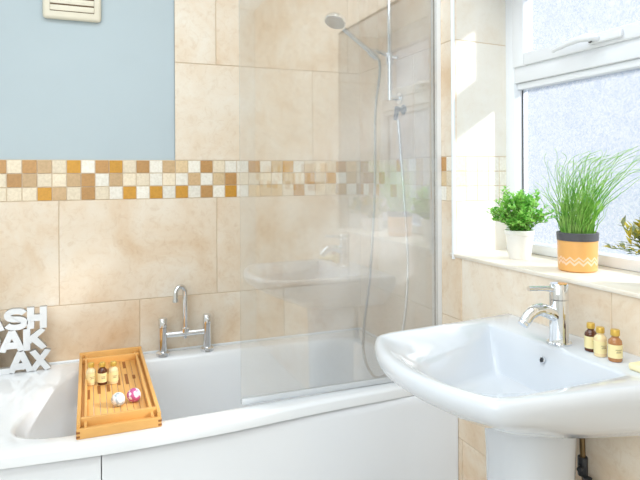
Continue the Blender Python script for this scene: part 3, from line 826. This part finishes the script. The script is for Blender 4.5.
# ------------------------------------------------------------------ bath caddy tray
TX0, TX1, TY0, TY1 = -.034, .200, 1.788, 2.500
tr = thing('bath_caddy_tray', 'bamboo caddy tray laid across the bath', 'tray', (0, 0, RIM + .0005))
def bamboo_board(name, *a, m='bamboo', parent=tr):
    return obj(name, boxm(*a, bev=.002), M[m], parent)
bamboo_board('side_rail', TX0, TX0 + .011, TY0 + .012, TY1 - .012, 0, .040)
bamboo_board('side_rail', TX1 - .011, TX1, TY0 + .012, TY1 - .012, 0, .040)
bamboo_board('inner_rail', TX0 + .020, TX0 + .029, TY0 + .012, TY1 - .012, .004, .034)
bamboo_board('inner_rail', TX1 - .029, TX1 - .020, TY0 + .012, TY1 - .012, .004, .034)
bamboo_board('runner', TX0 + .010, TX0 + .021, TY0 + .012, TY1 - .012, .010, .018)
bamboo_board('runner', TX1 - .021, TX1 - .010, TY0 + .012, TY1 - .012, .010, .018)
e1 = bamboo_board('end_board', TX0, TX1, TY0, TY0 + .012, 0, .028)
e2 = bamboo_board('end_board', TX0, TX1, TY1 - .012, TY1, 0, .046)
bamboo_board('cross_board', TX0 + .011, TX1 - .011, TY0 + .040, TY0 + .052, .004, .044)
bamboo_board('ledge_board', TX0 + .011, TX1 - .011, TY0 + .012, TY0 + .040, .002, .020)
bamboo_board('cross_board', TX0 + .011, TX1 - .011, TY1 - .062, TY1 - .050, .004, .036)
# slatted floor with handle slots
nsl = 9; sx0, sx1 = TX0 + .029, TX1 - .029; wsl = (sx1 - sx0) / nsl
for i in range(nsl):
    bm = bmesh.new(); a, b = sx0 + i * wsl, sx0 + (i + 1) * wsl - .0012
    y0, y1 = TY0 + .052, TY1 - .062
    box(bm, a, b, y0, y1, .006, .013, bev=.001)
    obj('slat', bm, M['bamboo'], tr)
for (sx, sy0, sy1) in ((-.002, 2.06, 2.15), (.032, 2.10, 2.18), (.062, 2.11, 2.18), (.064, 2.30, 2.36), (.098, 2.16, 2.27), (.126, 2.16, 2.27), (.126, 2.34, 2.42), (.152, 2.21, 2.25)):
    obj('slot', boxm(sx - .0052, sx + .0052, sy0, sy1, .0125, .0134), M['bamboo_dark'], tr)
for ex in (TX0 - .0006, TX1 - .0094):
    bm = bmesh.new()
    for k in range(2): box(bm, ex, ex + .010, TY0 - .0006, TY0 + .0110, .004 + k * .012, .010 + k * .012)
    obj('finger_joint', bm, M['bamboo_dark'], tr)

g2 = 'toiletry bottles in the bath caddy'
TZ = RIM + .0005 + .0135
bottle('pale cream toiletry bottle with gold cap in tray, left of the brown bottle', (.007, 2.205, TZ), 1.1, M['pale_liquid'], .25, g2)
bottle('dark brown toiletry bottle standing in the middle of the tray row', (.044, 2.195, TZ), 1.1, M['brown_liquid'], .2, g2)
bottle('pale cream toiletry bottle with gold cap in tray, right of the brown bottle', (.081, 2.190, TZ), 1.1, M['pale_liquid'], .2, g2)
def ball(label, loc, r, m, group):
    bm = bmesh.new(); bmesh.ops.create_icosphere(bm, subdivisions=4, radius=r)
    for v in bm.verts:
        v.co *= 1 + .05 * mnoise.noise(v.co * 60)
    t = thing('bath_bomb', label, 'bath bomb', loc, 0, group)
    obj('ball', bm, m, t)
ball('white grey wrapped bath bomb in tray, left of the pink one', (.086, 1.965, TZ + .0215), .0215, M['ball_white'], 'wrapped bath bombs in the tray')
ball('pink and white wrapped bath bomb at the near end of the tray', (.135, 1.982, TZ + .0222), .0222, M['ball_pink'], 'wrapped bath bombs in the tray')

# ------------------------------------------------------------------ wooden word sign
def stroke_poly(pts, w):
    pts = [Vector(p) for p in pts]; Lf, Rt = [], []
    for i, p in enumerate(pts):
        if i == 0: d_ = (pts[1] - p).normalized(); nrm = Vector((-d_.y, d_.x)); k = 1
        elif i == len(pts) - 1: d_ = (p - pts[i - 1]).normalized(); nrm = Vector((-d_.y, d_.x)); k = 1
        else:
            a = (p - pts[i - 1]).normalized(); b = (pts[i + 1] - p).normalized(); nrm = (Vector((-a.y, a.x)) + Vector((-b.y, b.x))).normalized()
            k = 1 / max(.5, nrm.dot(Vector((-a.y, a.x))))
        Lf.append(p + nrm * w * .5 * k); Rt.append(p - nrm * w * .5 * k)
    return [(q.x, q.y) for q in Lf + Rt[::-1]]
w_ = .30
arc = lambda cx, cy, rx, ry, a0, a1, n=14: [(cx + rx * math.cos(math.radians(a0 + (a1 - a0) * i / n)), cy + ry * math.sin(math.radians(a0 + (a1 - a0) * i / n))) for i in range(n + 1)]
GLY = {
    'H': (.84, [[(.13, 0), (.13, 1)], [(.71, 0), (.71, 1)], [(.13, .5), (.71, .5)]]),
    'A': (1.14, [[(.13, 0), (.57, 1)], [(1.01, 0), (.57, 1)], [(.28, .30), (.86, .30)]]),
    'K': (1.05, [[(.13, 0), (.13, 1)], [(.2, .42), (.88, 1)], [(.40, .58), (.92, 0)]]),
    'X': (.95, [[(.12, 0), (.83, 1)], [(.83, 0), (.12, 1)]]),
    'L': (.85, [[(.13, 0), (.13, 1)], [(.0, .12), (.82, .12)]]),
    'E': (.85, [[(.13, 0), (.13, 1)], [(.0, .12), (.82, .12)], [(.0, .5), (.75, .5)], [(.0, .88), (.82, .88)]]),
    'R': (1.0, [[(.13, 0), (.13, 1)], [(.0, .88)] + arc(.5, .68, .30, .20, 90, -90) + [(.0, .48)], [(.45, .48), (.88, 0)]]),
    'W': (1.4, [[(.1, 1), (.38, 0)], [(.38, 0), (.7, .85)], [(.7, .85), (1.02, 0)], [(1.02, 0), (1.3, 1)]]),
    'O': (1.1, [arc(.55, .5, .42, .38, 0, 360, 28)]),
    'S': (1.12, [arc(.55, .69, .38, .19, 15, 270, 16) + arc(.55, .31, .40, .19, 90, -165, 16)[1:]]),
}
sg = thing('word_sign', 'chalky white wooden word sign leaning on tiles at the bath corner', 'sign', (-.150, 2.478, RIM + .0005))
LH = .0815
for word, zb, xr, kern in (('WASH', LH * 2 + .0, -.004, .92), ('SOAK', LH, -.002, .92), ('RELAX', 0, .003, .82)):
    x = xr
    for ch in reversed(word):
        wd, strokes = GLY[ch]; sx = LH * .98
        x -= wd * sx * kern
        bm = bmesh.new()
        for si, st in enumerate(strokes):
            eps = si * .0007
            prism(bm, stroke_poly([(px * sx * .95, py * LH) for px, py in st], (w_ if ch != 'S' else .27) * LH), lambda p, x=x, zb=zb, eps=eps: (x + p[0], -eps, zb + p[1]), Vector((0, .022 - eps * 0, 0)), (0, 1))
        zmin = -1e9
        for v in bm.verts: v.co.z = max(zb, min(zb + LH, v.co.z))
        obj('letter', bm, [M['sign_white'], M['sign_edge']], sg, sharp=20)

# ------------------------------------------------------------------ extractor vent
vt = thing('extractor_vent', 'cream slatted extractor vent on the pale blue wall', 'vent', (-.055, YB + TH, 2.03))
obj('vent_housing', boxm(-.109, .109, -.030, 0, -.098, .12, bev=.014, seg=4), M['vent'], vt)
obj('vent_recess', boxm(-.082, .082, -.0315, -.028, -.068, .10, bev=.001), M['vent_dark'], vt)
for k in range(6):
    obj('vent_slat', boxm(-.081, .081, -.0355, -.031, -.066 + k * .0275, -.0445 + k * .0275, bev=.0015), M['vent'], vt)

# ------------------------------------------------------------------ plants on the sill
def leaf(bm, p, d_, n_, L, w, fold=.25):
    d_ = d_.normalized(); s = d_.cross(n_).normalized(); n2 = s.cross(d_).normalized()
    b0 = bm.verts.new(p); m1 = bm.verts.new(p + d_ * L * .5 + n2 * L * .06); tip = bm.verts.new(p + d_ * L - n2 * L * .1)
    l1 = bm.verts.new(p + d_ * L * .45 + s * w * .5 + n2 * w * fold); r1 = bm.verts.new(p + d_ * L * .45 - s * w * .5 + n2 * w * fold)
    bm.faces.new((b0, l1, m1)); bm.faces.new((b0, m1, r1)); bm.faces.new((l1, tip, m1)); bm.faces.new((m1, tip, r1))

pl = thing('potted_plant', 'small bushy green plant in a white pot on the sill', 'plant', (1.352, 1.583, OZ0))
obj('pot', lathem([(0, 0), (.034, 0), (.036, .003), (.045, .080), (.048, .082), (.049, .095), (.047, .097), (.042, .094), (.041, .082), (0, .082)], n=40), M['pot_white'], pl)
obj('soil', lathem([(0, .0875), (.0405, .0835), (.0405, .081), (0, .081)], n=24), M['soil'], pl)
rnd = random.Random(21); bm = bmesh.new(); st = bmesh.new()
for i in range(120):
    a = rnd.uniform(0, 2 * PI); el = rnd.uniform(.1, 1.5)
    d_ = Vector((math.cos(a) * math.cos(el), math.sin(a) * math.cos(el), math.sin(el) + .12)).normalized()
    L = rnd.uniform(.055, .085) * (1.0 + .62 * math.sin(el))
    b = Vector((rnd.uniform(-.02, .02), rnd.uniform(-.02, .02), .085))
    c = [b, b + d_ * L * .5 + Vector((0, 0, .02)), b + d_ * L + Vector((0, 0, .015))]
    c = spline(c, 4); tube(st, c, .0009, 4)
    for k in range(1, len(c)):
        for q in range(3):
            aa = rnd.uniform(0, 2 * PI); dd = (d_ + Vector((math.cos(aa), math.sin(aa), rnd.uniform(-.3, .7))) * 1.0).normalized()
            leaf(bm, c[k], dd, Vector((rnd.uniform(-.4, .4), rnd.uniform(-.4, .4), 1)), rnd.uniform(.013, .022), rnd.uniform(.007, .011))
for v in bm.verts:
    if v.co.x > .098: v.co.x = .098 - (v.co.x - .098) * .3
fo = obj('foliage', bm, M['leaf'], pl); obj('stems', st, M['stem'], pl)

pg = thing('potted_grass', 'tall wispy grass in a peach pot with dark rim', 'plant', (1.345, 1.325, OZ0))
obj('pot', lathem([(0, 0), (.049, 0), (.054, .004), (.0555, .05), (.056, .090), (.0, .090)], n=44), M['pot_peach'], pg)
obj('pot_rim', lathem([(.054, .0905), (.0575, .0905), (.0585, .112), (.056, .114), (.051, .112), (.050, .095)], n=44), M['pot_rim'], pg)
obj('soil', lathem([(0, .102), (.0515, .098), (.0515, .094), (0, .094)], n=24), M['soil'], pg)
rnd = random.Random(33); bm = bmesh.new()
for i in range(300):
    a = rnd.uniform(0, 2 * PI); rr = .042 * math.sqrt(rnd.random()); b = Vector((rr * math.cos(a), rr * math.sin(a), .098))
    hgt = rnd.uniform(.08, .19) if rnd.random() < .66 else rnd.uniform(.19, .275)
    lean = Vector((rnd.gauss(-.01, .022), rnd.gauss(-.035 if hgt > .17 else -.004, .036), 0)) * (hgt / .16)
    pts = [b]; ph = rnd.uniform(0, 6); am = rnd.uniform(.003, .009); fq = rnd.uniform(9, 16)
    for k in range(1, 11):
        t = k / 10; pts.append(b + lean * t * t * 1.3 + Vector((b.x * .7 * t + am * t * math.sin(ph + t * fq), b.y * .9 * t + am * t * math.cos(ph * 1.7 + t * fq), hgt * t)))
    if hgt > .2: pts[-1] += Vector((0, -.04 * rnd.random(), -.012)); pts[-2] += Vector((0, -.02 * rnd.random(), 0))
    for p in pts: p.x = min(p.x, .095)
    tube(bm, spline(pts, 3), [max(.0006, .0021 * (1 - j / 31)) for j in range(31)], 4)
obj('grass_blades', bm, M['grass'], pg)

ps = thing('potted_shrub', 'yellow and grey green leafy plant at the right end of the sill', 'plant', (1.345, 1.045, OZ0))
obj('pot', lathem([(0, 0), (.042, 0), (.045, .003), (.054, .062), (.054, .066), (.049, .066), (.048, .058), (0, .058)], n=36), M['pot_white'], ps)
rnd = random.Random(5); b1, b2, st = bmesh.new(), bmesh.new(), bmesh.new()
for i in range(46):
    a = rnd.uniform(0, 2 * PI); el = rnd.uniform(.25, 1.45)
    d_ = Vector((math.cos(a) * math.cos(el), math.sin(a) * math.cos(el), math.sin(el))).normalized()
    L = rnd.uniform(.08, .125); b = Vector((rnd.uniform(-.02, .02), rnd.uniform(-.02, .02), .058))
    c = spline([b, b + d_ * L * .5 + Vector((0, 0, .014)), b + d_ * L], 3); tube(st, c, .0011, 4)
    for k in range(2, len(c)):
        for q in range(2):
            aa = rnd.uniform(0, 2 * PI); dd = (d_ * 1.1 + Vector((math.cos(aa), math.sin(aa), rnd.uniform(-.2, .5))) * .8).normalized()
            leaf(b1 if rnd.random() < .6 else b2, c[k], dd, Vector((rnd.uniform(-.3, .3), rnd.uniform(-.3, .3), 1)), rnd.uniform(.026, .038), rnd.uniform(.010, .014))
for q in (b1, b2):
    for v in q.verts:
        if v.co.x > .10: v.co.x = .10
obj('yellow_leaves', b1, M['sprig'], ps); obj('grey_leaves', b2, M['sprig_grey'], ps); obj('stems', st, M['stem'], ps)
